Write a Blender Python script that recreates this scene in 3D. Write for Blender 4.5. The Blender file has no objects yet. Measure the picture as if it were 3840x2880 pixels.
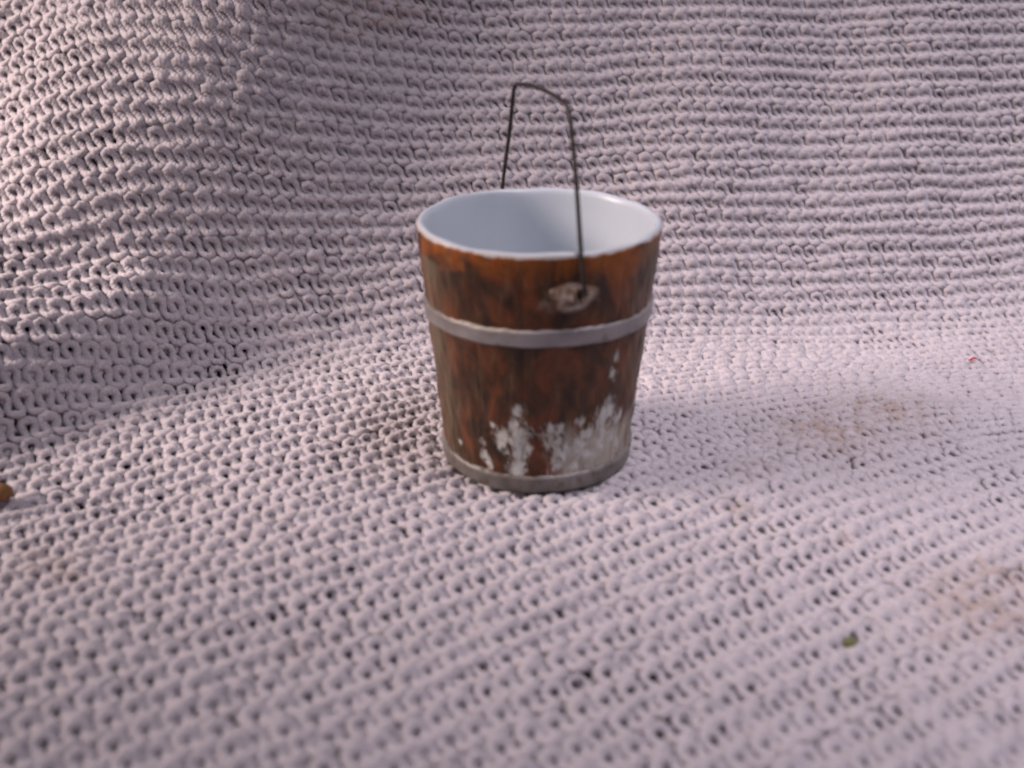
import bpy, bmesh, math, random
import numpy as np
from mathutils import Vector, noise as mnoise

random.seed(7)
rng = np.random.default_rng(11)
scene = bpy.context.scene
COL = scene.collection

# ------------------------------------------------------------------ camera
cam_d = bpy.data.cameras.new("camera")
cam_d.sensor_width = 36.0
cam_d.lens = 37.5
cam_d.clip_start = 0.01
cam_d.clip_end = 20.0
scene.render.engine = "CYCLES"
scene.cycles.filter_width = 2.3
cam_d.dof.use_dof = True
cam_d.dof.focus_distance = 0.36
cam_d.dof.aperture_fstop = 10.0
cam = bpy.data.objects.new("camera", cam_d)
COL.objects.link(cam)
CAM = np.array([-0.0071, -0.2743, 0.1463])
PITCH = 0.4309
cam.location = CAM
cam.rotation_euler = (math.pi / 2 - PITCH, 0, 0)
scene.camera = cam

# ------------------------------------------------------------------ light
world = bpy.data.worlds.new("World")
scene.world = world
world.use_nodes = True
bg = world.node_tree.nodes["Background"]
bg.inputs["Color"].default_value = (0.81, 0.74, 0.93, 1)      # dim room
bg.inputs["Strength"].default_value = 0.165

def shaded_lamp(name, loc, target, cone, blend, radius, power, color):
    d = bpy.data.lights.new(name, "SPOT")
    d.spot_size = math.radians(cone)
    d.spot_blend = blend
    d.shadow_soft_size = radius
    d.energy = power
    d.color = color
    o = bpy.data.objects.new(name, d)
    COL.objects.link(o)
    o.location = loc
    o.rotation_euler = (Vector(target) - Vector(loc)).to_track_quat("-Z", "Y").to_euler()
    return o

shaded_lamp("warm_table_lamp", (-0.60, 0.00, 0.27), (-0.24, 0.07, 0.06), 46, 1.0, 0.18, 42.0, (1.0, 0.80, 0.73))
shaded_lamp("reading_lamp", (0.33, -0.10, 0.54), (0.205, 0.005, 0.03), 50, 1.0, 0.28, 34.0, (1.0, 0.895, 0.985))

scene.view_settings.view_transform = "Standard"
scene.view_settings.look = "None"
scene.view_settings.exposure = 0.0
scene.view_settings.gamma = 1.0
scene.view_settings.use_curve_mapping = False

# ------------------------------------------------------------------ helpers
def nt(name):
    m = bpy.data.materials.new(name)
    m.use_nodes = True
    t = m.node_tree
    t.nodes.clear()
    out = t.nodes.new("ShaderNodeOutputMaterial")
    b = t.nodes.new("ShaderNodeBsdfPrincipled")
    t.links.new(b.outputs[0], out.inputs[0])
    return m, t, b

def node(t, kind, **kw):
    n = t.nodes.new(kind)
    for k, v in kw.items():
        if k in n.inputs.keys():
            n.inputs[k].default_value = v
        else:
            setattr(n, k, v)
    return n

def ramp(t, fac, stops):
    r = t.nodes.new("ShaderNodeValToRGB")
    e = r.color_ramp.elements
    while len(e) < len(stops):
        e.new(0.5)
    for i, (p, c) in enumerate(stops):
        e[i].position = p
        e[i].color = c if len(c) == 4 else (*c, 1)
    t.links.new(fac, r.inputs[0])
    return r.outputs[0]

def math_n(t, op, a, b=None, clamp=False):
    n = t.nodes.new("ShaderNodeMath")
    n.operation = op
    n.use_clamp = clamp
    for i, v in enumerate((a, b)):
        if v is None:
            continue
        if isinstance(v, (int, float)):
            n.inputs[i].default_value = v
        else:
            t.links.new(v, n.inputs[i])
    return n.outputs[0]

def mix(t, fac, a, b):
    n = t.nodes.new("ShaderNodeMix")
    n.data_type = "RGBA"
    for i, v in ((0, fac), (6, a), (7, b)):
        if isinstance(v, (int, float)):
            n.inputs[i].default_value = v
        elif isinstance(v, tuple):
            n.inputs[i].default_value = v if len(v) == 4 else (*v, 1)
        else:
            t.links.new(v, n.inputs[i])
    return n.outputs[2]

def attr(t, name):
    n = t.nodes.new("ShaderNodeAttribute")
    n.attribute_name = name
    return n.outputs["Fac"]

def vec_noise(t, vec, scale, mapping=(1, 1, 1), detail=4.0, rough=0.55, dist=0.0):
    m = t.nodes.new("ShaderNodeMapping")
    m.inputs["Scale"].default_value = mapping
    t.links.new(vec, m.inputs["Vector"])
    n = t.nodes.new("ShaderNodeTexNoise")
    n.inputs["Scale"].default_value = scale
    n.inputs["Detail"].default_value = detail
    n.inputs["Roughness"].default_value = rough
    n.inputs["Distortion"].default_value = dist
    t.links.new(m.outputs[0], n.inputs["Vector"])
    return n.outputs["Fac"]

def bump(t, bsdf, height, strength, dist):
    b = t.nodes.new("ShaderNodeBump")
    b.inputs["Strength"].default_value = strength
    b.inputs["Distance"].default_value = dist
    t.links.new(height, b.inputs["Height"])
    t.links.new(b.outputs[0], bsdf.inputs["Normal"])

def quad_mesh(name, verts, quads, smooth=True):
    me = bpy.data.meshes.new(name)
    nq = len(quads)
    me.vertices.add(len(verts))
    me.vertices.foreach_set("co", np.asarray(verts, dtype=np.float32).ravel())
    me.loops.add(nq * 4)
    me.polygons.add(nq)
    me.loops.foreach_set("vertex_index", np.asarray(quads, dtype=np.int32).ravel())
    me.polygons.foreach_set("loop_start", np.arange(0, nq * 4, 4, dtype=np.int32))
    me.polygons.foreach_set("loop_total", np.full(nq, 4, dtype=np.int32))
    if smooth:
        me.polygons.foreach_set("use_smooth", np.ones(nq, dtype=bool))
    me.update(calc_edges=True)
    return me

def add_attr(me, name, vals):
    a = me.attributes.new(name, "FLOAT", "POINT")
    a.data.foreach_set("value", np.asarray(vals, dtype=np.float32))

def add_vec_attr(me, name, vals):
    a = me.attributes.new(name, "FLOAT_VECTOR", "POINT")
    a.data.foreach_set("vector", np.asarray(vals, dtype=np.float32).ravel())

def link(name, me, mat, parent=None):
    o = bpy.data.objects.new(name, me)
    COL.objects.link(o)
    if mat:
        me.materials.append(mat)
    if parent:
        o.parent = parent
    return o

def tag(o, label, cat, group=None):
    o["label"] = label
    o["category"] = cat
    if group:
        o["group"] = group

def grid_quads(nr, nc, closed):
    r = np.arange(nr - 1)[:, None]
    c = np.arange(nc if closed else nc - 1)[None, :]
    c2 = (c + 1) % nc
    return np.stack([r * nc + c, r * nc + c2, (r + 1) * nc + c2, (r + 1) * nc + c], -1).reshape(-1, 4)

def tube(path, radii, sides=10, ref=(0, 0, 1), cap=True):
    P = np.asarray(path, float)
    n = len(P)
    T = np.gradient(P, axis=0)
    T /= np.linalg.norm(T, axis=1)[:, None]
    R = np.tile(np.asarray(ref, float), (n, 1))
    A = np.cross(T, R); A /= np.linalg.norm(A, axis=1)[:, None] + 1e-12
    B = np.cross(A, T)
    th = np.linspace(0, 2 * np.pi, sides, endpoint=False)
    rad = np.broadcast_to(np.asarray(radii, float), (n,))
    V = P[:, None, :] + rad[:, None, None] * (np.cos(th)[None, :, None] * A[:, None, :] + np.sin(th)[None, :, None] * B[:, None, :])
    return V.reshape(-1, 3), grid_quads(n, sides, True)

# ------------------------------------------------------------------ shape of the draped cloth (centimetres)
_cx = np.array([-45, -30, -21, -15.3, -12.6, -9.7, -4.7, 0.0, 4.9, 12.2, 18.7, 30, 45.0])
_cy = np.array([-22, -14, -7.0, -0.7, 2.8, 6.6, 8.0, 8.5, 8.8, 10.0, 10.6, 11.2, 11.5])
_tx = np.linspace(-45, 45, 901)
_ty = np.interp(_tx, _cx, _cy)
_k = np.exp(-0.5 * (np.arange(-40, 41) / 11.0) ** 2); _k /= _k.sum()
_ty = np.convolve(np.pad(_ty, 40, mode="edge"), _k, mode="valid")
_ts = np.gradient(_ty, _tx)
_wx = _tx
_wy = np.interp(_tx, [-45, -14, -10, -5, 0, 5, 12, 19, 30, 45], [6.5, 7.6, 7.9, 8.3, 8.7, 9.0, 10.0, 10.6, 11.2, 11.5])
_wy = np.convolve(np.pad(_wy, 40, mode="edge"), _k, mode="valid")

def height(x, y):
    """cloth mid surface, all in cm"""
    yc = np.interp(x, _tx, _ty); sl = np.interp(x, _tx, _ts)
    d = (y - yc) / np.sqrt(1 + sl * sl)
    right = 1 / (1 + np.exp(-(x - 4) / 3.0))
    left = 1 / (1 + np.exp((x + 7.2) / 1.5))
    # back of the drape, nearer and steeper at the left
    yw = np.interp(x, _wx, _wy)
    xr = -10.0 + (y - 12.0) * 1.05
    e = x - xr
    fold = np.where(e > 0, np.exp(-np.abs(e / 4.3) ** 2.0), np.exp(-np.abs(e / 7.5) ** 1.8))
    yw = yw - 3.0 * fold
    Wl = (1.62 + 0.12 * right + 0.40 * left) * (y - yw)
    # low roll of cloth that runs forward at the left
    Hp = 2.5 + 0.30 * (y - 1.0) - 1.3 * 0.8 * np.logaddexp(0, (x + 10.2) / 0.8) + 0.25 * np.sin(x * 0.7 + y * 0.4)
    Lf = 1.7 * d
    k = 0.7
    hump = -k * np.logaddexp(-np.minimum(Lf, 60) / k, -Hp / k)
    M = k * np.logaddexp(hump / k, np.minimum(Wl, 60) / k)
    kf = 0.60 + 0.45 * right
    z = kf * np.logaddexp(0, M / kf)
    z = -0.8 * np.logaddexp(-z / 0.8, -14.0 / 0.8)          # the cloth lies over a flat top
    lift = np.clip(z / 6.0, 0, 1)
    z = z + lift * (0.28 * np.sin(x * 0.42 + 0.8) * np.cos(y * 0.35) + 0.22 * np.sin(x * 0.9 - y * 0.5 + 2.0))
    # soft undulation of the lying part
    near = np.exp(-(x * x + y * y) / 40.0)
    z = z + (1 - near) * (1 - lift) * (0.10 * np.sin(x * 0.55 + 1.0) * np.sin(y * 0.6 + 0.5) + 0.07 * np.sin(x * 0.31 - y * 0.47))
    # little ruck in the lying part to the right of the pail
    t = (x - 8.2) * 0.82 + (y - 0.3) * 0.573
    q = -(x - 8.2) * 0.573 + (y - 0.3) * 0.82
    z = z + 0.22 * np.exp(-(t / 3.6) ** 2) * np.exp(-((q + 0.45) / 0.9) ** 2)
    # weight of the pail
    r = np.sqrt(x * x + y * y)
    z = z - 0.10 / (1 + np.exp((r - 2.55) / 0.12))
    return z - 0.21

def hgrad(x, y):
    e = 0.02
    return (height(x + e, y) - height(x - e, y)) / (2 * e), (height(x, y + e) - height(x, y - e)) / (2 * e)

# arc-length table along y
XC = np.linspace(-44, 44, 177)
YF = np.linspace(-34, 40, 2961)
HZ = height(XC[:, None], YF[None, :])
ds = np.sqrt(np.diff(YF)[None, :] ** 2 + np.diff(HZ, axis=1) ** 2)
S = np.concatenate([np.zeros((len(XC), 1)), np.cumsum(ds, axis=1)], 1) - 34.0
BG = np.linspace(-34, 60, 941)
YI = np.stack([np.interp(BG, S[i], YF) for i in range(len(XC))])

def ab_to_y(a, b):
    fa = np.clip((a - XC[0]) / (XC[1] - XC[0]), 0, len(XC) - 1.001); ia = fa.astype(int); fa = fa - ia
    fb = np.clip((b - BG[0]) / (BG[1] - BG[0]), 0, len(BG) - 1.001); ib = fb.astype(int); fb = fb - ib
    return ((1 - fa) * (1 - fb) * YI[ia, ib] + fa * (1 - fb) * YI[ia + 1, ib] + (1 - fa) * fb * YI[ia, ib + 1] + fa * fb * YI[ia + 1, ib + 1])

# ------------------------------------------------------------------ knit lattice
SW = 0.61          # stitch width, cm
SH = 0.340          # course height, cm (two courses make one garter ridge)
PHI = math.radians(33)
NI, NJ = 122, 212
uu = (np.arange(NI) - 51) * SW
vv = (np.arange(NJ) - 86) * SH
U, V = np.meshgrid(uu, vv, indexing="ij")
A0 = U * math.cos(PHI) - V * math.sin(PHI)
B0 = U * math.sin(PHI) + V * math.cos(PHI)
sm = np.clip((B0 + 4.0) / 20.0, 0, 1); sm = sm * sm * (3 - 2 * sm)
SHF = 0.5 + 0.47 * 5.0 * (np.logaddexp(0, (U + 3.0) / 5.0) - np.logaddexp(0, 0.6))
sw = np.clip((B0 - 3.0) / 8.0, 0, 1); sw = sw * sw * (3 - 2 * sw)
B1 = B0 - SHF * sm
REST_V = (SH * (1.05 - 0.05 * sw))[:, 1:, None]
X = np.clip(A0, -43.5, 43.5)
Y = ab_to_y(X, B1)
X0, Y0 = X.copy(), Y.copy()

def relax(X, Y, iters):
    for it in range(iters):
        Z = height(X, Y)
        P = np.stack([X, Y, Z], -1)
        D = np.zeros_like(P); W = np.zeros(X.shape)
        for ax, rest, wt in ((0, SW, 1.0), (1, REST_V, 1.0)):
            E = np.diff(P, axis=ax)
            ln = np.linalg.norm(E, axis=-1, keepdims=True) + 1e-9
            c = E * (1 - rest / ln) * 0.5 * wt
            if ax == 0:
                D[:-1] += c; D[1:] -= c; W[:-1] += wt; W[1:] += wt
            else:
                D[:, :-1] += c; D[:, 1:] -= c; W[:, :-1] += wt; W[:, 1:] += wt
        D /= W[..., None]
        # gentle smoothing
        Lp = np.zeros_like(P)
        Lp[1:-1, 1:-1] = (P[2:, 1:-1] + P[:-2, 1:-1] + P[1:-1, 2:] + P[1:-1, :-2]) * 0.25 - P[1:-1, 1:-1]
        D += 0.25 * Lp
        gx, gy = hgrad(X, Y)
        N = np.stack([-gx, -gy, np.ones_like(gx)], -1); N /= np.linalg.norm(N, axis=-1, keepdims=True)
        D -= (D * N).sum(-1, keepdims=True) * N
        X = X + 0.8 * D[..., 0] + 0.005 * (X0 - X)
        Y = Y + 0.8 * D[..., 1] + 0.005 * (Y0 - Y)
    return X, Y

X, Y = relax(X, Y, 220)
Z = height(X, Y)
LP = np.stack([X, Y, Z], -1)
dU = np.gradient(LP, axis=0); dV = np.gradient(LP, axis=1)
LN = np.cross(dU, dV); LN /= np.linalg.norm(LN, axis=-1, keepdims=True)

def smooth_field(shape, cell, amp):
    g = rng.normal(size=(shape[0] // cell + 3, shape[1] // cell + 3))
    i = np.arange(shape[0])[:, None] / cell; j = np.arange(shape[1])[None, :] / cell
    i0 = i.astype(int); j0 = j.astype(int); fi = i - i0; fj = j - j0
    fi = fi * fi * (3 - 2 * fi); fj = fj * fj * (3 - 2 * fj)
    return amp * ((1 - fi) * (1 - fj) * g[i0, j0] + fi * (1 - fj) * g[i0 + 1, j0] + (1 - fi) * fj * g[i0, j0 + 1] + fi * fj * g[i0 + 1, j0 + 1])

JX = rng.normal(size=(NI, NJ)) * 0.10 + smooth_field((NI, NJ), 3, 0.11)
JY = rng.normal(size=(NI, NJ)) * 0.12 + smooth_field((NI, NJ), 4, 0.16)
JZ = rng.normal(size=(NI, NJ)) * 0.014 + smooth_field((NI, NJ), 5, 0.015)
JZ += 0.05 * (rng.random((NI, NJ)) < 0.03)                  # a few pulled loops
ROWOFF = rng.normal(size=NJ) * 0.13
JR = 1 + rng.normal(size=(NI, NJ)) * 0.13 + smooth_field((NI, NJ), 4, 0.07)

def bil(F, ci, cj):
    ci = np.clip(ci, 0, NI - 1.001); cj = np.clip(cj, 0, NJ - 1.001)
    i = ci.astype(int); j = cj.astype(int); fi = ci - i; fj = cj - j
    if F.ndim == 3:
        fi = fi[..., None]; fj = fj[..., None]
    return (1 - fi) * (1 - fj) * F[i, j] + fi * (1 - fj) * F[i + 1, j] + (1 - fi) * fj * F[i, j + 1] + fi * fj * F[i + 1, j + 1]

def surf_normal(x, y):
    gx, gy = hgrad(x, y)
    n = np.stack([-gx, -gy, np.ones_like(gx)], -1)
    return n / np.linalg.norm(n, axis=-1, keepdims=True)

# ------------------------------------------------------------------ materials: setting
m_sup, t, b = nt("brown_upholstery")
tc = node(t, "ShaderNodeTexCoord").outputs["Object"]
n1 = vec_noise(t, tc, 60.0)
t.links.new(ramp(t, n1, [(0.3, (0.020, 0.011, 0.009)), (0.75, (0.045, 0.024, 0.017))]), b.inputs["Base Color"])
b.inputs["Roughness"].default_value = 0.9
bump(t, b, vec_noise(t, tc, 900.0), 0.4, 0.0006)

m_yarn, t, b = nt("cotton_yarn")
tc = node(t, "ShaderNodeTexCoord").outputs["Object"]
fine = vec_noise(t, tc, 1500.0, detail=3.0)
mid = vec_noise(t, tc, 90.0, detail=3.0)
col = mix(t, ramp(t, mid, [(0.3, (0, 0, 0)), (0.7, (1, 1, 1))]), (0.47, 0.435, 0.475), (0.56, 0.52, 0.565))
col = mix(t, ramp(t, fine, [(0.35, (0, 0, 0)), (0.6, (1, 1, 1))]), (0.42, 0.39, 0.40), col)
st = attr(t, "stain_shade")
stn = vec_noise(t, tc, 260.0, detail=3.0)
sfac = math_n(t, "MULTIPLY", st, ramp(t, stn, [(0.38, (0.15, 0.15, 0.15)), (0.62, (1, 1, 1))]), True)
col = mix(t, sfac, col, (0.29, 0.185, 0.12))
t.links.new(col, b.inputs["Base Color"])
b.inputs["Roughness"].default_value = 0.95
b.inputs["Specular IOR Level"].default_value = 0.15
b.inputs["Sheen Weight"].default_value = 0.25
b.inputs["Sheen Roughness"].default_value = 0.6
ply = attr(t, "ply")
plyh = math_n(t, "MULTIPLY", math_n(t, "SINE", ply), 0.5)
hh = math_n(t, "ADD", plyh, math_n(t, "MULTIPLY", fine, 1.6))
bump(t, b, hh, 0.55, 0.00022)

# ------------------------------------------------------------------ support under the cloth
gx = np.linspace(-40, 40, 161); gy = np.linspace(-30, 24, 136)
GX, GY = np.meshgrid(gx, gy, indexing="ij")
GN = surf_normal(GX, GY)
GP = np.stack([GX, GY, height(GX, GY)], -1) - 0.62 * GN
sup = link("support_surface", quad_mesh("support_surface", GP.reshape(-1, 3) / 100, grid_quads(161, 136, False)), m_sup)
sup["kind"] = "structure"

# ------------------------------------------------------------------ the knitted cloth, one mesh per yarn row
blanket = bpy.data.objects.new("knitted_blanket", None)
COL.objects.link(blanket)
blanket.empty_display_size = 0.02
tag(blanket, "off-white chunky garter-knit cotton blanket draped behind and under the small pail", "blanket")

SEG, SIDES = 12, 6
YR = 0.132           # yarn radius, cm
STAINS_CREASES = [(10.0, -7.5, 1.2, 0.65), (10.8, -6.4, 0.9, 0.55), (-12.0, -5.7, 0.8, 0.40), (-11.2, -6.3, 0.5, 0.35), (10.8, 2.2, 1.7, 0.62), (8.6, 0.8, 1.7, 0.66),
          (6.0, -1.2, 0.8, 0.30), (5.3, -3.4, 0.35, 0.6), (-5.3, -9.0, 0.4, 0.35), (8.5, -8.6, 0.35, 0.4), (7.6, -4.8, 0.3, 0.4)]  # stains, and tan patches along the creases of the ruck

fuzz_p, fuzz_n = [], []
keep = (np.abs(X) < 25) & (Y > -17.5) & (Y < 22)
for j in range(1, NJ - 1):
    ks = np.nonzero(keep[:, j])[0]
    if len(ks) < 4:
        continue
    i0, i1 = int(ks[0]), int(ks[-1])
    n = i1 - i0
    tt = np.arange(n * SEG + 1) / SEG
    ph = 2 * np.pi * tt
    purl = 1.0 if j % 2 == 0 else -1.0
    cj0 = np.full(tt.shape, float(j)); ci0 = i0 + tt
    jx = bil(JX, ci0, cj0); jy = bil(JY, ci0, cj0); jz = bil(JZ, ci0, cj0); jr = bil(JR, ci0, cj0)
    lx = 0.19 * np.sin(2 * ph)
    amp = 0.86 if purl > 0 else 0.80
    ly = amp * np.cos(ph)
    lz = (0.068 * np.cos(2 * ph) + 0.050) if purl > 0 else (-0.062 * np.cos(2 * ph) - 0.075)
    ci = ci0 + lx + jx + ROWOFF[j]; cj = cj0 + ly + jy
    P = bil(LP, ci, cj); N = bil(LN, ci, cj)
    N /= np.linalg.norm(N, axis=1)[:, None]
    hang = np.clip(P[:, 2] / 2.5, 0, 1)                     # the hanging part is pulled open
    P = P + N * (lz * (1 + 0.30 * hang) + jz)[:, None]
    T = np.gradient(P, axis=0); T /= np.linalg.norm(T, axis=1)[:, None] + 1e-9
    Aq = np.cross(T, N); Aq /= np.linalg.norm(Aq, axis=1)[:, None] + 1e-9
    Bq = np.cross(Aq, T)
    th = np.linspace(0, 2 * np.pi, SIDES, endpoint=False)
    rad = (YR if purl > 0 else YR * 0.84) * jr * (1 + (-0.03 if purl > 0 else 0.13) * hang) * (1 + 0.06 * np.sin(ph * 0.37 + j))
    Vv = P[:, None, :] + rad[:, None, None] * (1.12 * np.cos(th)[None, :, None] * Aq[:, None, :] + 0.94 * np.sin(th)[None, :, None] * Bq[:, None, :])
    Vv = Vv.reshape(-1, 3)
    me = quad_mesh("yarn_row", Vv / 100, grid_quads(len(tt), SIDES, True))
    sv = np.zeros(len(Vv))
    for sx, sy, sr, sa in STAINS_CREASES:
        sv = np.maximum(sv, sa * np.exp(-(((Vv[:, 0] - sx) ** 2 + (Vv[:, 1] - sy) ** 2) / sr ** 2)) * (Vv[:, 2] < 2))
    top = np.clip((Vv[:, 2] - 9.2) / 1.6, 0, 1) * np.exp(-((Vv[:, 0] + 5.5) / 2.6) ** 2)  # brown shading at the top of the drape, painted into the yarn colour
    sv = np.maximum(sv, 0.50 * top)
    add_attr(me, "stain_shade", sv)
    seglen = np.concatenate([[0], np.cumsum(np.linalg.norm(np.diff(P, axis=0), axis=1))])
    add_attr(me, "ply", (seglen[:, None] * 2 * np.pi / 0.15 + 2 * th[None, :]).ravel())
    link("yarn_row", me, m_yarn, blanket)
    pick = rng.random(len(P)) < 0.16
    pick &= (np.abs(P[:, 0]) < 23) & (P[:, 1] > -15) & (P[:, 1] < 19)
    if purl > 0 and pick.any():
        ang = rng.uniform(-1.25, 1.25, pick.sum())
        dn = np.cos(ang)[:, None] * Bq[pick] + np.sin(ang)[:, None] * Aq[pick]
        fuzz_p.append(P[pick] + dn * rad[pick][:, None] * 0.92)
        fuzz_n.append(dn)

# loose fibres standing off the yarn
FP = np.concatenate(fuzz_p); FN = np.concatenate(fuzz_n)
nf = len(FP)
dirn = FN + rng.normal(size=(nf, 3)) * 0.9; dirn /= np.linalg.norm(dirn, axis=1)[:, None]
bend = rng.normal(size=(nf, 3)) * 0.7
ln = rng.uniform(0.06, 0.20, nf)
sgs = np.linspace(0, 1, 4)
C = FP[:, None, :] + ln[:, None, None] * (sgs[None, :, None] * dirn[:, None, :] + (sgs ** 2)[None, :, None] * bend[:, None, :])
fa = np.cross(dirn, rng.normal(size=(nf, 3))); fa /= np.linalg.norm(fa, axis=1)[:, None]
fb = np.cross(dirn, fa)
frad = 0.0042 * np.array([1.0, 0.9, 0.75, 0.35])
th3 = np.linspace(0, 2 * np.pi, 3, endpoint=False)
FV = C[:, :, None, :] + frad[None, :, None, None] * (np.cos(th3)[None, None, :, None] * fa[:, None, None, :] + np.sin(th3)[None, None, :, None] * fb[:, None, None, :])
q1 = grid_quads(4, 3, True)
FQ = (np.arange(nf)[:, None, None] * 12 + q1[None]).reshape(-1, 4)
fz = link("yarn_fuzz", quad_mesh("yarn_fuzz", FV.reshape(-1, 3) / 100, FQ), m_yarn, blanket)
fz["kind"] = "stuff"
print("fibres", nf, "quads", sum(len(o.data.polygons) for o in COL.objects if o.type == "MESH"))

# ------------------------------------------------------------------ the pail
HB, RB, RT = 0.0683, 0.0261, 0.0325
WALL = 0.0024
def r_out(z):
    return RB + (RT - RB) * z / HB

def lathe(name, prof, nth, disp=None):
    """prof: list of (r,z); theta 0 faces -y, positive to +x. disp(theta,z,k)->dr,dz"""
    th = np.linspace(-np.pi, np.pi, nth, endpoint=False)
    prof = np.asarray(prof)
    R = np.repeat(prof[:, 0][:, None], nth, 1); Zz = np.repeat(prof[:, 1][:, None], nth, 1)
    TH = np.repeat(th[None, :], len(prof), 0)
    if disp is not None:
        dr, dz = disp(TH, Zz)
        R = R + dr; Zz = Zz + dz
    Vv = np.stack([R * np.sin(TH), -R * np.cos(TH), Zz], -1)
    me = quad_mesh(name, Vv.reshape(-1, 3), grid_quads(len(prof), nth, True))
    return me, TH.ravel(), Zz.ravel(), R.ravel()

# paint losses: (degrees round the wall, height mm, radius mm)
CHIPS = [(-11.5, 25.3, 1.5), (-13, 20.9, 1.7), (-11, 18.3, 2.4), (-10.4, 15.2, 2.5), (-11.2, 12.3, 1.9), (-12, 9.4, 1.8), (-12.5, 7, 1.9), (-20.5, 16.4, 2.1),
         (-22.4, 15.3, 1.4), (7.7, 16.9, 2.5), (6.1, 20, 1.5), (10.9, 20.3, 1.4), (38, 21.3, 2.6), (37.8, 18.6, 2.5), (41.4, 22.7, 2.1), (37.5, 16.3, 1.7),
         (-33.5, 14.1, 0.9), (-32.5, 9.4, 1.2), (-30.1, 8.1, 1.0), (41.5, 37.8, 1.15), (40.6, 33.1, 1.15), (9.6, 9.6, 1.6), (-51.7, 10.5, 0.8), (23, 21.3, 1.1), (25.3, 17.1, 1.3),
         (22.7, 13.4, 2.0), (-29, 6.6, 0.8), (30, 12, 2.2), (16, 12, 1.6), (33, 8, 1.8), (45, 14, 2.0), (50, 19, 1.6), (28, 18, 1.4), (10, 12.5, 1.6), (38, 12, 2.0), (-26, 20, 0.7), (52, 10, 1.6), (20, 8, 1.4)]
for k in range(60):
    a = random.uniform(75, 285)
    CHIPS.append((a - 360 if a > 180 else a, abs(random.gauss(6, 9)) + 5, random.uniform(0.7, 2.4)))

NTH = 420
prof = [(0.0004, 0.0012), (0.018, 0.0010), (RB - 0.0022, 0.0004), (RB - 0.0008, 0.0001)]
for z in np.linspace(0.0008, HB - 0.0012, 150):
    prof.append((r_out(z), z))
ri_top = RT - WALL
for a in np.linspace(0.0, math.pi, 9)[1:-1]:
    prof.append((RT - WALL / 2 + (WALL / 2) * math.cos(a), HB - 0.0010 + 0.0013 * math.sin(a)))
for z in np.linspace(HB - 0.0015, 0.0085, 30):
    prof.append((r_out(z) - WALL - 0.0006 * (1 - z / HB), z))
for a in np.linspace(0, math.pi / 2, 6)[1:]:
    prof.append((RB - 0.0018 - 0.0035 * (1 - math.cos(a)) , 0.0085 - 0.0035 * math.sin(a)))
prof += [(0.014, 0.0047), (0.0004, 0.0045)]
NST = 15
def body_disp(TH, Zz):
    k = np.arange(TH.shape[0])[:, None]
    outer = ((k >= 4) & (k < 154)).astype(float)
    s = np.abs(((TH / (2 * np.pi) * NST + 0.35) % 1.0) - 0.5)           # 0.5 at a stave joint
    groove = np.exp(-((0.5 - s) * 2 * np.pi * 0.029 / NST / 0.00055) ** 2)
    fade = np.clip((HB - 0.004 - Zz) / 0.004, 0, 1) * np.clip((Zz - 0.001) / 0.003, 0, 1)
    wob = 0.00012 * np.sin(TH * 7 + Zz * 300) + 0.00010 * np.sin(TH * 19 - Zz * 420) + 0.00006 * np.sin(TH * 43 + Zz * 700)
    lip = ((k >= 150) & (k < 170)).astype(float)
    return outer * fade * (-0.00020 * groove + wob), lip * 0.00018 * np.sin(TH * 5 + 1) + lip * 0.00010 * np.sin(TH * 13)

body_me, TH, ZZ, RR = lathe("glass_body", prof, NTH, body_disp)
thd = np.degrees(TH); zmm = ZZ * 1000
krow = np.repeat(np.arange(len(prof)), NTH)
outer = (krow >= 2) & (krow <= 155)
chip = np.zeros(len(TH))
for a, z, r in CHIPS:
    dth = (thd - a + 180) % 360 - 180
    dd = np.sqrt((np.radians(dth) * r_out(z / 1000) * 1000) ** 2 + ((zmm - z) * 0.72) ** 2)
    chip = np.maximum(chip, np.clip(1.22 - dd / (r * 1.25) * 0.72, 0, 1))
streak = np.clip((thd + 6) / 22, 0, 1) * np.clip((85 - thd) / 25, 0, 1) * np.clip((23 - zmm) / 9, 0, 1)
streak = np.maximum(streak, 0.5 * (np.abs(thd) > 95) * np.clip((18 - zmm) / 9, 0, 1))
earw = np.exp(-(((thd - 13) * 0.55 / 8.5) ** 2 + ((zmm - 57) / 4.6) ** 2))
add_attr(body_me, "painted", outer.astype(float))
add_attr(body_me, "chip", chip * outer)
add_attr(body_me, "streak", streak * outer)
add_attr(body_me, "earwear", earw * outer)
grey = np.exp(-((thd + 66) / 13.0) ** 2) * (zmm < 62) + 0.55 * np.exp(-((thd - 78) / 22.0) ** 2) + 0.6 * (np.abs(thd) > 110)
add_attr(body_me, "grey", np.clip(grey, 0, 1) * outer)
add_attr(body_me, "zh", ZZ)
add_vec_attr(body_me, "wrap", np.stack([np.sin(TH) * 0.03, -np.cos(TH) * 0.03, ZZ], -1))

def vattr(t, name):
    n = t.nodes.new("ShaderNodeAttribute"); n.attribute_name = name
    return n.outputs["Vector"]

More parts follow.
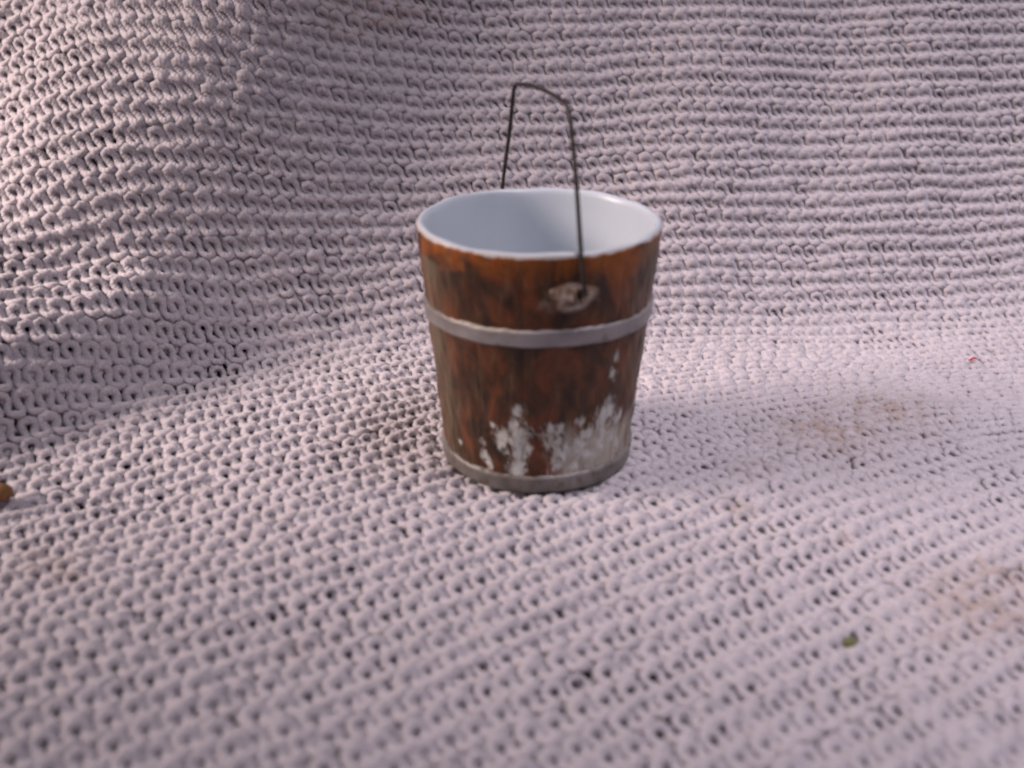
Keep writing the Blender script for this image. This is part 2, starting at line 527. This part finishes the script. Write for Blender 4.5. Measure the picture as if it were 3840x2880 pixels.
m_body, t, b = nt("worn_painted_milk_glass")
w = vattr(t, "wrap")
n_big = vec_noise(t, w, 105.0, (1, 1, 0.75), 6.0, 0.62, 0.7)
n_str = vec_noise(t, w, 420.0, (1, 1, 0.16), 5.0, 0.65, 0.6)
n_mid = vec_noise(t, w, 280.0, (1, 1, 0.75), 6.0, 0.7, 0.8)
n_flk = vec_noise(t, w, 620.0, (1, 1, 0.38), 5.0, 0.7, 1.4)
n_fin = vec_noise(t, w, 1300.0, (1, 1, 0.5), 4.0, 0.7)
brown = ramp(t, n_big, [(0.32, (0.020, 0.0100, 0.005)), (0.47, (0.062, 0.026, 0.011)), (0.60, (0.145, 0.046, 0.019)), (0.78, (0.20, 0.090, 0.045))])
zt = attr(t, "zh")
topw = math_n(t, "MULTIPLY", math_n(t, "SUBTRACT", math_n(t, "ADD", zt, math_n(t, "MULTIPLY", n_big, 0.022)), 0.0715), 130.0, True)
orange = mix(t, n_mid, (0.24, 0.066, 0.012), (0.42, 0.135, 0.028))
brown = mix(t, math_n(t, "MULTIPLY", topw, ramp(t, n_big, [(0.30, (0.35, 0.35, 0.35)), (0.55, (0.95, 0.95, 0.95))])), brown, orange)
brown = mix(t, ramp(t, n_str, [(0.52, (0, 0, 0)), (0.74, (0.50, 0.50, 0.50))]), brown, (0.22, 0.135, 0.080))
brown = mix(t, ramp(t, n_mid, [(0.30, (0.60, 0.60, 0.60)), (0.46, (0, 0, 0))]), brown, (0.018, 0.010, 0.006))
brown = mix(t, ramp(t, n_fin, [(0.62, (0, 0, 0)), (0.80, (0.40, 0.40, 0.40))]), brown, (0.36, 0.27, 0.18))
glass = mix(t, n_mid, (0.60, 0.665, 0.73), (0.65, 0.71, 0.77))
dirtyglass = mix(t, ramp(t, n_mid, [(0.35, (0.75, 0.75, 0.75)), (0.62, (0, 0, 0))]), (0.62, 0.65, 0.64), (0.34, 0.28, 0.21))
# rubbed streaks, then bare chips
sk = attr(t, "streak")
skm = ramp(t, math_n(t, "ADD", math_n(t, "MULTIPLY", sk, 0.48), math_n(t, "MULTIPLY", n_str, 0.95)), [(0.64, (0, 0, 0)), (0.98, (0.9, 0.9, 0.9))])
c1 = mix(t, skm, brown, (0.50, 0.46, 0.40))
gr = attr(t, "grey")
c1 = mix(t, math_n(t, "MULTIPLY", gr, ramp(t, n_str, [(0.35, (0.15, 0.15, 0.15)), (0.62, (0.8, 0.8, 0.8))])), c1, (0.19, 0.150, 0.098))
ew = attr(t, "earwear")
ewm = ramp(t, math_n(t, "ADD", math_n(t, "MULTIPLY", ew, 0.42), math_n(t, "MULTIPLY", n_mid, 0.8)), [(0.60, (0, 0, 0)), (0.80, (0.75, 0.75, 0.75))])
c1 = mix(t, ewm, c1, (0.36, 0.29, 0.22))
cp = attr(t, "chip")
edge = math_n(t, "ADD", cp, math_n(t, "MULTIPLY", math_n(t, "SUBTRACT", math_n(t, "ADD", math_n(t, "MULTIPLY", n_flk, 0.6), math_n(t, "MULTIPLY", n_mid, 0.4)), 0.5), 3.6))
cpm = ramp(t, edge, [(0.50, (0, 0, 0)), (0.90, (1, 1, 1))])
c2 = mix(t, cpm, c1, dirtyglass)
# ragged paint edge under the lip
lipf = math_n(t, "ADD", math_n(t, "MULTIPLY", math_n(t, "SUBTRACT", zt, 0.0672), 1100.0), math_n(t, "MULTIPLY", math_n(t, "SUBTRACT", n_mid, 0.5), 2.6))
lipm = ramp(t, lipf, [(0.25, (0, 0, 0)), (0.75, (1, 1, 1))])
c3 = mix(t, lipm, c2, mix(t, n_mid, (0.50, 0.46, 0.42), (0.66, 0.66, 0.65)))
pm = attr(t, "painted")
dk = node(t, "ShaderNodeHueSaturation", Value=0.90, Saturation=1.06).outputs[0]
t.links.new(mix(t, pm, glass, c3), dk.node.inputs["Color"])
final = dk
t.links.new(final, b.inputs["Base Color"])
bare = math_n(t, "MAXIMUM", math_n(t, "MAXIMUM", cpm, lipm), math_n(t, "SUBTRACT", 1.0, pm))
t.links.new(math_n(t, "SUBTRACT", 0.52, math_n(t, "MULTIPLY", bare, 0.24)), b.inputs["Roughness"])
b.inputs["Specular IOR Level"].default_value = 0.4
hgt = math_n(t, "SUBTRACT", math_n(t, "ADD", math_n(t, "MULTIPLY", n_str, 0.8), math_n(t, "MULTIPLY", n_fin, 0.4)), math_n(t, "MULTIPLY", bare, 0.7))
hgt = math_n(t, "MULTIPLY", hgt, pm)
bump(t, b, hgt, 0.55, 0.00035)

def hoop_material(name, lo, hi, patch):
    _, t, b = nt(name)
    w = vattr(t, "wrap")
    n1 = vec_noise(t, w, 300.0, (1, 1, 1), 5.0, 0.65)
    n2 = vec_noise(t, w, 90.0, (1, 1, 1), 4.0, 0.6)
    c = ramp(t, n2, [(0.35, lo), (0.65, hi)])
    c = mix(t, ramp(t, n1, [(patch[0], (0.75, 0.75, 0.75)), (patch[1], (0, 0, 0))]), c, (0.10, 0.065, 0.045))
    ed = attr(t, "edge")
    em = ramp(t, math_n(t, "ADD", math_n(t, "MULTIPLY", ed, 0.55), math_n(t, "MULTIPLY", n1, 0.7)), [(0.66, (0, 0, 0)), (0.82, (1, 1, 1))])
    c = mix(t, em, c, (0.46, 0.42, 0.35))
    t.links.new(c, b.inputs["Base Color"])
    b.inputs["Roughness"].default_value = 0.48
    b.inputs["Metallic"].default_value = 0.15
    bump(t, b, n1, 0.35, 0.0002)
    return _

m_hoop_up = hoop_material("silver_hoop_paint", (0.19, 0.172, 0.165), (0.30, 0.282, 0.285), (0.26, 0.40))
m_hoop_low = hoop_material("dull_hoop_paint", (0.115, 0.105, 0.092), (0.225, 0.21, 0.20), (0.36, 0.50))

m_wire, t, b = nt("rusty_steel_wire")
tc = node(t, "ShaderNodeTexCoord").outputs["Object"]
n1 = vec_noise(t, tc, 260.0, (1, 1, 1), 5.0, 0.65)
c = ramp(t, n1, [(0.35, (0.016, 0.014, 0.013)), (0.58, (0.034, 0.026, 0.022)), (0.78, (0.10, 0.046, 0.020))])
t.links.new(c, b.inputs["Base Color"])
b.inputs["Roughness"].default_value = 0.55
b.inputs["Metallic"].default_value = 0.35
bump(t, b, n1, 0.5, 0.0002)

m_ear, t, b = nt("worn_ear_paint")
tc = node(t, "ShaderNodeTexCoord").outputs["Object"]
n1 = vec_noise(t, tc, 330.0, (1, 1, 1), 6.0, 0.7, 0.4)
c = ramp(t, n1, [(0.34, (0.045, 0.022, 0.012)), (0.46, (0.20, 0.135, 0.09)), (0.56, (0.40, 0.34, 0.29)), (0.72, (0.58, 0.54, 0.48))])
rm = math_n(t, "ADD", attr(t, "rim"), math_n(t, "MULTIPLY", math_n(t, "SUBTRACT", n1, 0.5), 1.6))
c = mix(t, ramp(t, rm, [(0.62, (0, 0, 0)), (0.95, (1, 1, 1))]), c, (0.075, 0.034, 0.016))
t.links.new(c, b.inputs["Base Color"])
b.inputs["Roughness"].default_value = 0.42
bump(t, b, n1, 0.5, 0.0004)

pail = bpy.data.objects.new("toy_pail", None)
COL.objects.link(pail)
pail.empty_display_size = 0.02
tag(pail, "small milk-glass pail painted as brown wooden bucket, silver hoops, wire bail handle", "pail")
body = link("glass_body", body_me, m_body, pail)
body["label"] = "white milk-glass cup with flaking brown wood-grain paint"

def hoop(z0, z1, proud, tilt, label, edgeamp, edgew, mat):
    pr = []
    for f in np.linspace(0, 1, 13):
        z = z0 + (z1 - z0) * f
        e = min(f, 1 - f) * 2
        pr.append((r_out(z) + proud * min(1.0, (e * 3.2)) ** 0.5 - 0.0004 * (e == 0), z))
    def disp(TH_, Z_):
        f = (Z_ - z0) / (z1 - z0)
        dz = tilt * (np.cos(TH_) - 1) + 0.00012 * np.sin(TH_ * 5 + 0.5) + 0.00008 * np.sin(TH_ * 17) + edgeamp * (f > 0.85) * (np.sin(TH_ * 37) + np.sin(TH_ * 61 + 1)) * 0.5
        return (RT - RB) / HB * dz + 0.00007 * np.sin(TH_ * 11 + 2), dz
    me, th_, z_, r_ = lathe("hoop", pr, 360, disp)
    f = np.repeat(np.linspace(0, 1, 13), 360)
    dth = np.degrees(th_)
    add_attr(me, "edge", np.clip((f - 0.70) / 0.25, 0, 1) * np.exp(-((dth + 28) / 38.0) ** 2) * edgew)
    add_vec_attr(me, "wrap", np.stack([np.sin(th_) * 0.03, -np.cos(th_) * 0.03, z_], -1))
    o = link("hoop", me, mat, pail)
    o["label"] = label

hoop(0.0437, 0.0489, 0.0008, 0.0011, "dull silver hoop round the upper half of the pail", 0.00014, 1.0, m_hoop_up)
hoop(0.0000, 0.0056, 0.0009, 0.0, "dull silver hoop round the foot of the pail", 0.00012, 0.55, m_hoop_low)

# ears that carry the bail
AZ = math.radians(16.6)
def ear(az_c, az_p, zc, zp):
    nr, na = 16, 40
    rr = np.linspace(0, 1, nr); aa = np.linspace(0, 2 * np.pi, na, endpoint=False)
    Rg, Ag = np.meshgrid(rr, aa, indexing="ij")
    wob = 1 + 0.10 * np.sin(3 * Ag + 0.7) + 0.06 * np.sin(5 * Ag)
    ex = 0.0063 * Rg * wob * np.cos(Ag); ez = 0.0043 * Rg * wob * np.sin(Ag)
    hgt = 0.0023 * np.clip(1 - Rg ** 2, 0, 1) ** 0.75
    px = (az_p - az_c) * r_out(zc); pz = zp - zc
    dd = np.sqrt((ex - px) ** 2 + (ez - pz) ** 2)
    hgt = hgt + 0.0007 * np.exp(-((dd - 0.0016) / 0.0007) ** 2) - 0.0026 * np.exp(-(dd / 0.00085) ** 2)
    hgt = hgt - 0.0005 * (Rg > 0.98)
    th_ = az_c + ex / r_out(zc); z_ = zc + ez
    r_ = r_out(z_) + hgt
    Vv = np.stack([r_ * np.sin(th_), -r_ * np.cos(th_), z_], -1).reshape(-1, 3)
    me = quad_mesh("ear", Vv, grid_quads(nr, na, True))
    add_attr(me, "rim", Rg.ravel())
    link("ear", me, m_ear, pail)
ear(math.radians(14.3), AZ, 0.0574, 0.0585)
ear(math.radians(14.3) + math.pi, AZ + math.pi, 0.0574, 0.0585)

# bail handle
key = np.array([(30.8, 58.6), (34.6, 58.6), (35.7, 60.0), (32.0, 71.8), (28.2, 83.3), (25.2, 91.9), (22.5, 99.4), (21.3, 100.8), (19.4, 101.4), (13.3, 101.9), (3.0, 102.0),
                (-8.0, 101.5), (-18.7, 100.1), (-21.6, 99.4), (-23.4, 97.6), (-27.8, 85.3), (-31.3, 76.5), (-34.3, 68.3), (-35.7, 60.0), (-34.6, 58.6), (-30.8, 58.6)])
def polyline(pts, step, r):
    """straight runs with tight rounded bends"""
    out = [pts[0]]
    for i in range(1, len(pts) - 1):
        a, p, c = pts[i - 1], pts[i], pts[i + 1]
        ra = min(r, 0.45 * np.linalg.norm(p - a)); rc = min(r, 0.45 * np.linalg.norm(c - p))
        q0 = p + (a - p) / np.linalg.norm(a - p) * ra; q1 = p + (c - p) / np.linalg.norm(c - p) * rc
        for u in np.linspace(0, 1, 6):
            out.append((1 - u) ** 2 * q0 + 2 * u * (1 - u) * p + u * u * q1)
    out.append(pts[-1])
    return np.array(out)
sp = polyline(key, 1.0, 1.6)
kink = 0.00012 * np.sin(sp[:, 1] * 0.16)
ax = np.array([math.sin(AZ), -math.cos(AZ)]); pr = np.array([math.cos(AZ), math.sin(AZ)])
wp = np.stack([sp[:, 0] / 1000 * ax[0] + kink * pr[0], sp[:, 0] / 1000 * ax[1] + kink * pr[1], sp[:, 1] / 1000], -1)
rad = 0.00056 * (1 + 0.05 * np.sin(np.arange(len(wp)) * 0.9))
vw, qw = tube(wp, rad, 10, ref=(pr[0], pr[1], 0))
bail = link("bail_handle", quad_mesh("bail_handle", vw, qw), m_wire, pail)
bail["label"] = "thin bent rusty wire bail standing upright"

# ------------------------------------------------------------------ scraps on the knit
def plain(name, col, rough=0.7):
    m, t, b = nt(name)
    tc = node(t, "ShaderNodeTexCoord").outputs["Object"]
    n1 = vec_noise(t, tc, 700.0)
    c = tuple(col)
    t.links.new(mix(t, n1, tuple(v * 0.6 for v in c), tuple(min(1, v * 1.4) for v in c)), b.inputs["Base Color"])
    b.inputs["Roughness"].default_value = rough
    return m

def cloth_top(x, y):
    return float(height(np.array(x), np.array(y))) + 0.24

zt_ = cloth_top(15.1, 6.2)
s = np.linspace(-1, 1, 14)
pth = np.stack([15.1 + 0.17 * s, 6.2 + 0.05 * s + 0.04 * np.sin(s * 3), zt_ + 0.02 + 0.03 * np.cos(s * 2)], -1) / 100
v, q = tube(pth, 0.00035 * (1 - 0.5 * s ** 4), 8)
th_o = link("thread_scrap", quad_mesh("thread_scrap", v, q), plain("red_thread", (0.55, 0.02, 0.05)))
tag(th_o, "tiny red thread scrap lying on the off-white knit", "thread")

def lump(name, c, r, mat, seed):
    bm = bmesh.new()
    bmesh.ops.create_icosphere(bm, subdivisions=3, radius=1.0)
    for v in bm.verts:
        d = 1 + 0.55 * mnoise.noise(v.co * 1.7 + Vector((seed, 0, 0))) + 0.25 * mnoise.noise(v.co * 4.1)
        v.co = Vector((v.co.x * r[0], v.co.y * r[1], v.co.z * r[2])) * d + Vector(c)
    me = bpy.data.meshes.new(name); bm.to_mesh(me); bm.free()
    for p in me.polygons: p.use_smooth = True
    return link(name, me, mat)

g_o = lump("leaf_crumb", (0.066, -0.088, (cloth_top(6.6, -8.8) - 0.02) / 100), (0.0017, 0.0012, 0.0008), plain("green_leaf", (0.13, 0.14, 0.05)), 3.0)
tag(g_o, "small green leaf crumb caught in the off-white knit", "crumb")

zc = cloth_top(-14.1, -3.1)
s = np.linspace(0, 1, 24)
pth = np.stack([-13.85 - 6.0 * s, -3.1 - 0.6 * s, zc + 0.26 + 0.15 * s], -1) / 100
rd = 0.0025 * np.sqrt(np.clip(1 - (1 - np.clip(s / 0.05, 0, 1)) ** 2, 0.0005, 1)) * (1 - 0.12 * s)
sx = np.concatenate([[0, .004, .012, .024, .038, .05], np.linspace(.08, .96, 12), [1.0]])
pth = np.stack([-13.85 - 6.0 * sx, -3.1 - 0.6 * sx, zc + 0.26 + 0.15 * sx], -1) / 100
rd = 0.0025 * np.sqrt(np.clip(1 - (1 - np.clip(sx / 0.05, 0, 1)) ** 2, 0.0005, 1)) * (1 - 0.12 * sx)
v, q = tube(pth, rd, 16)
s_o = link("wooden_stick", quad_mesh("wooden_stick", v, q), plain("ochre_wood", (0.19, 0.085, 0.025)))
tag(s_o, "ochre brown rounded stick end lying on the off-white knit", "stick")
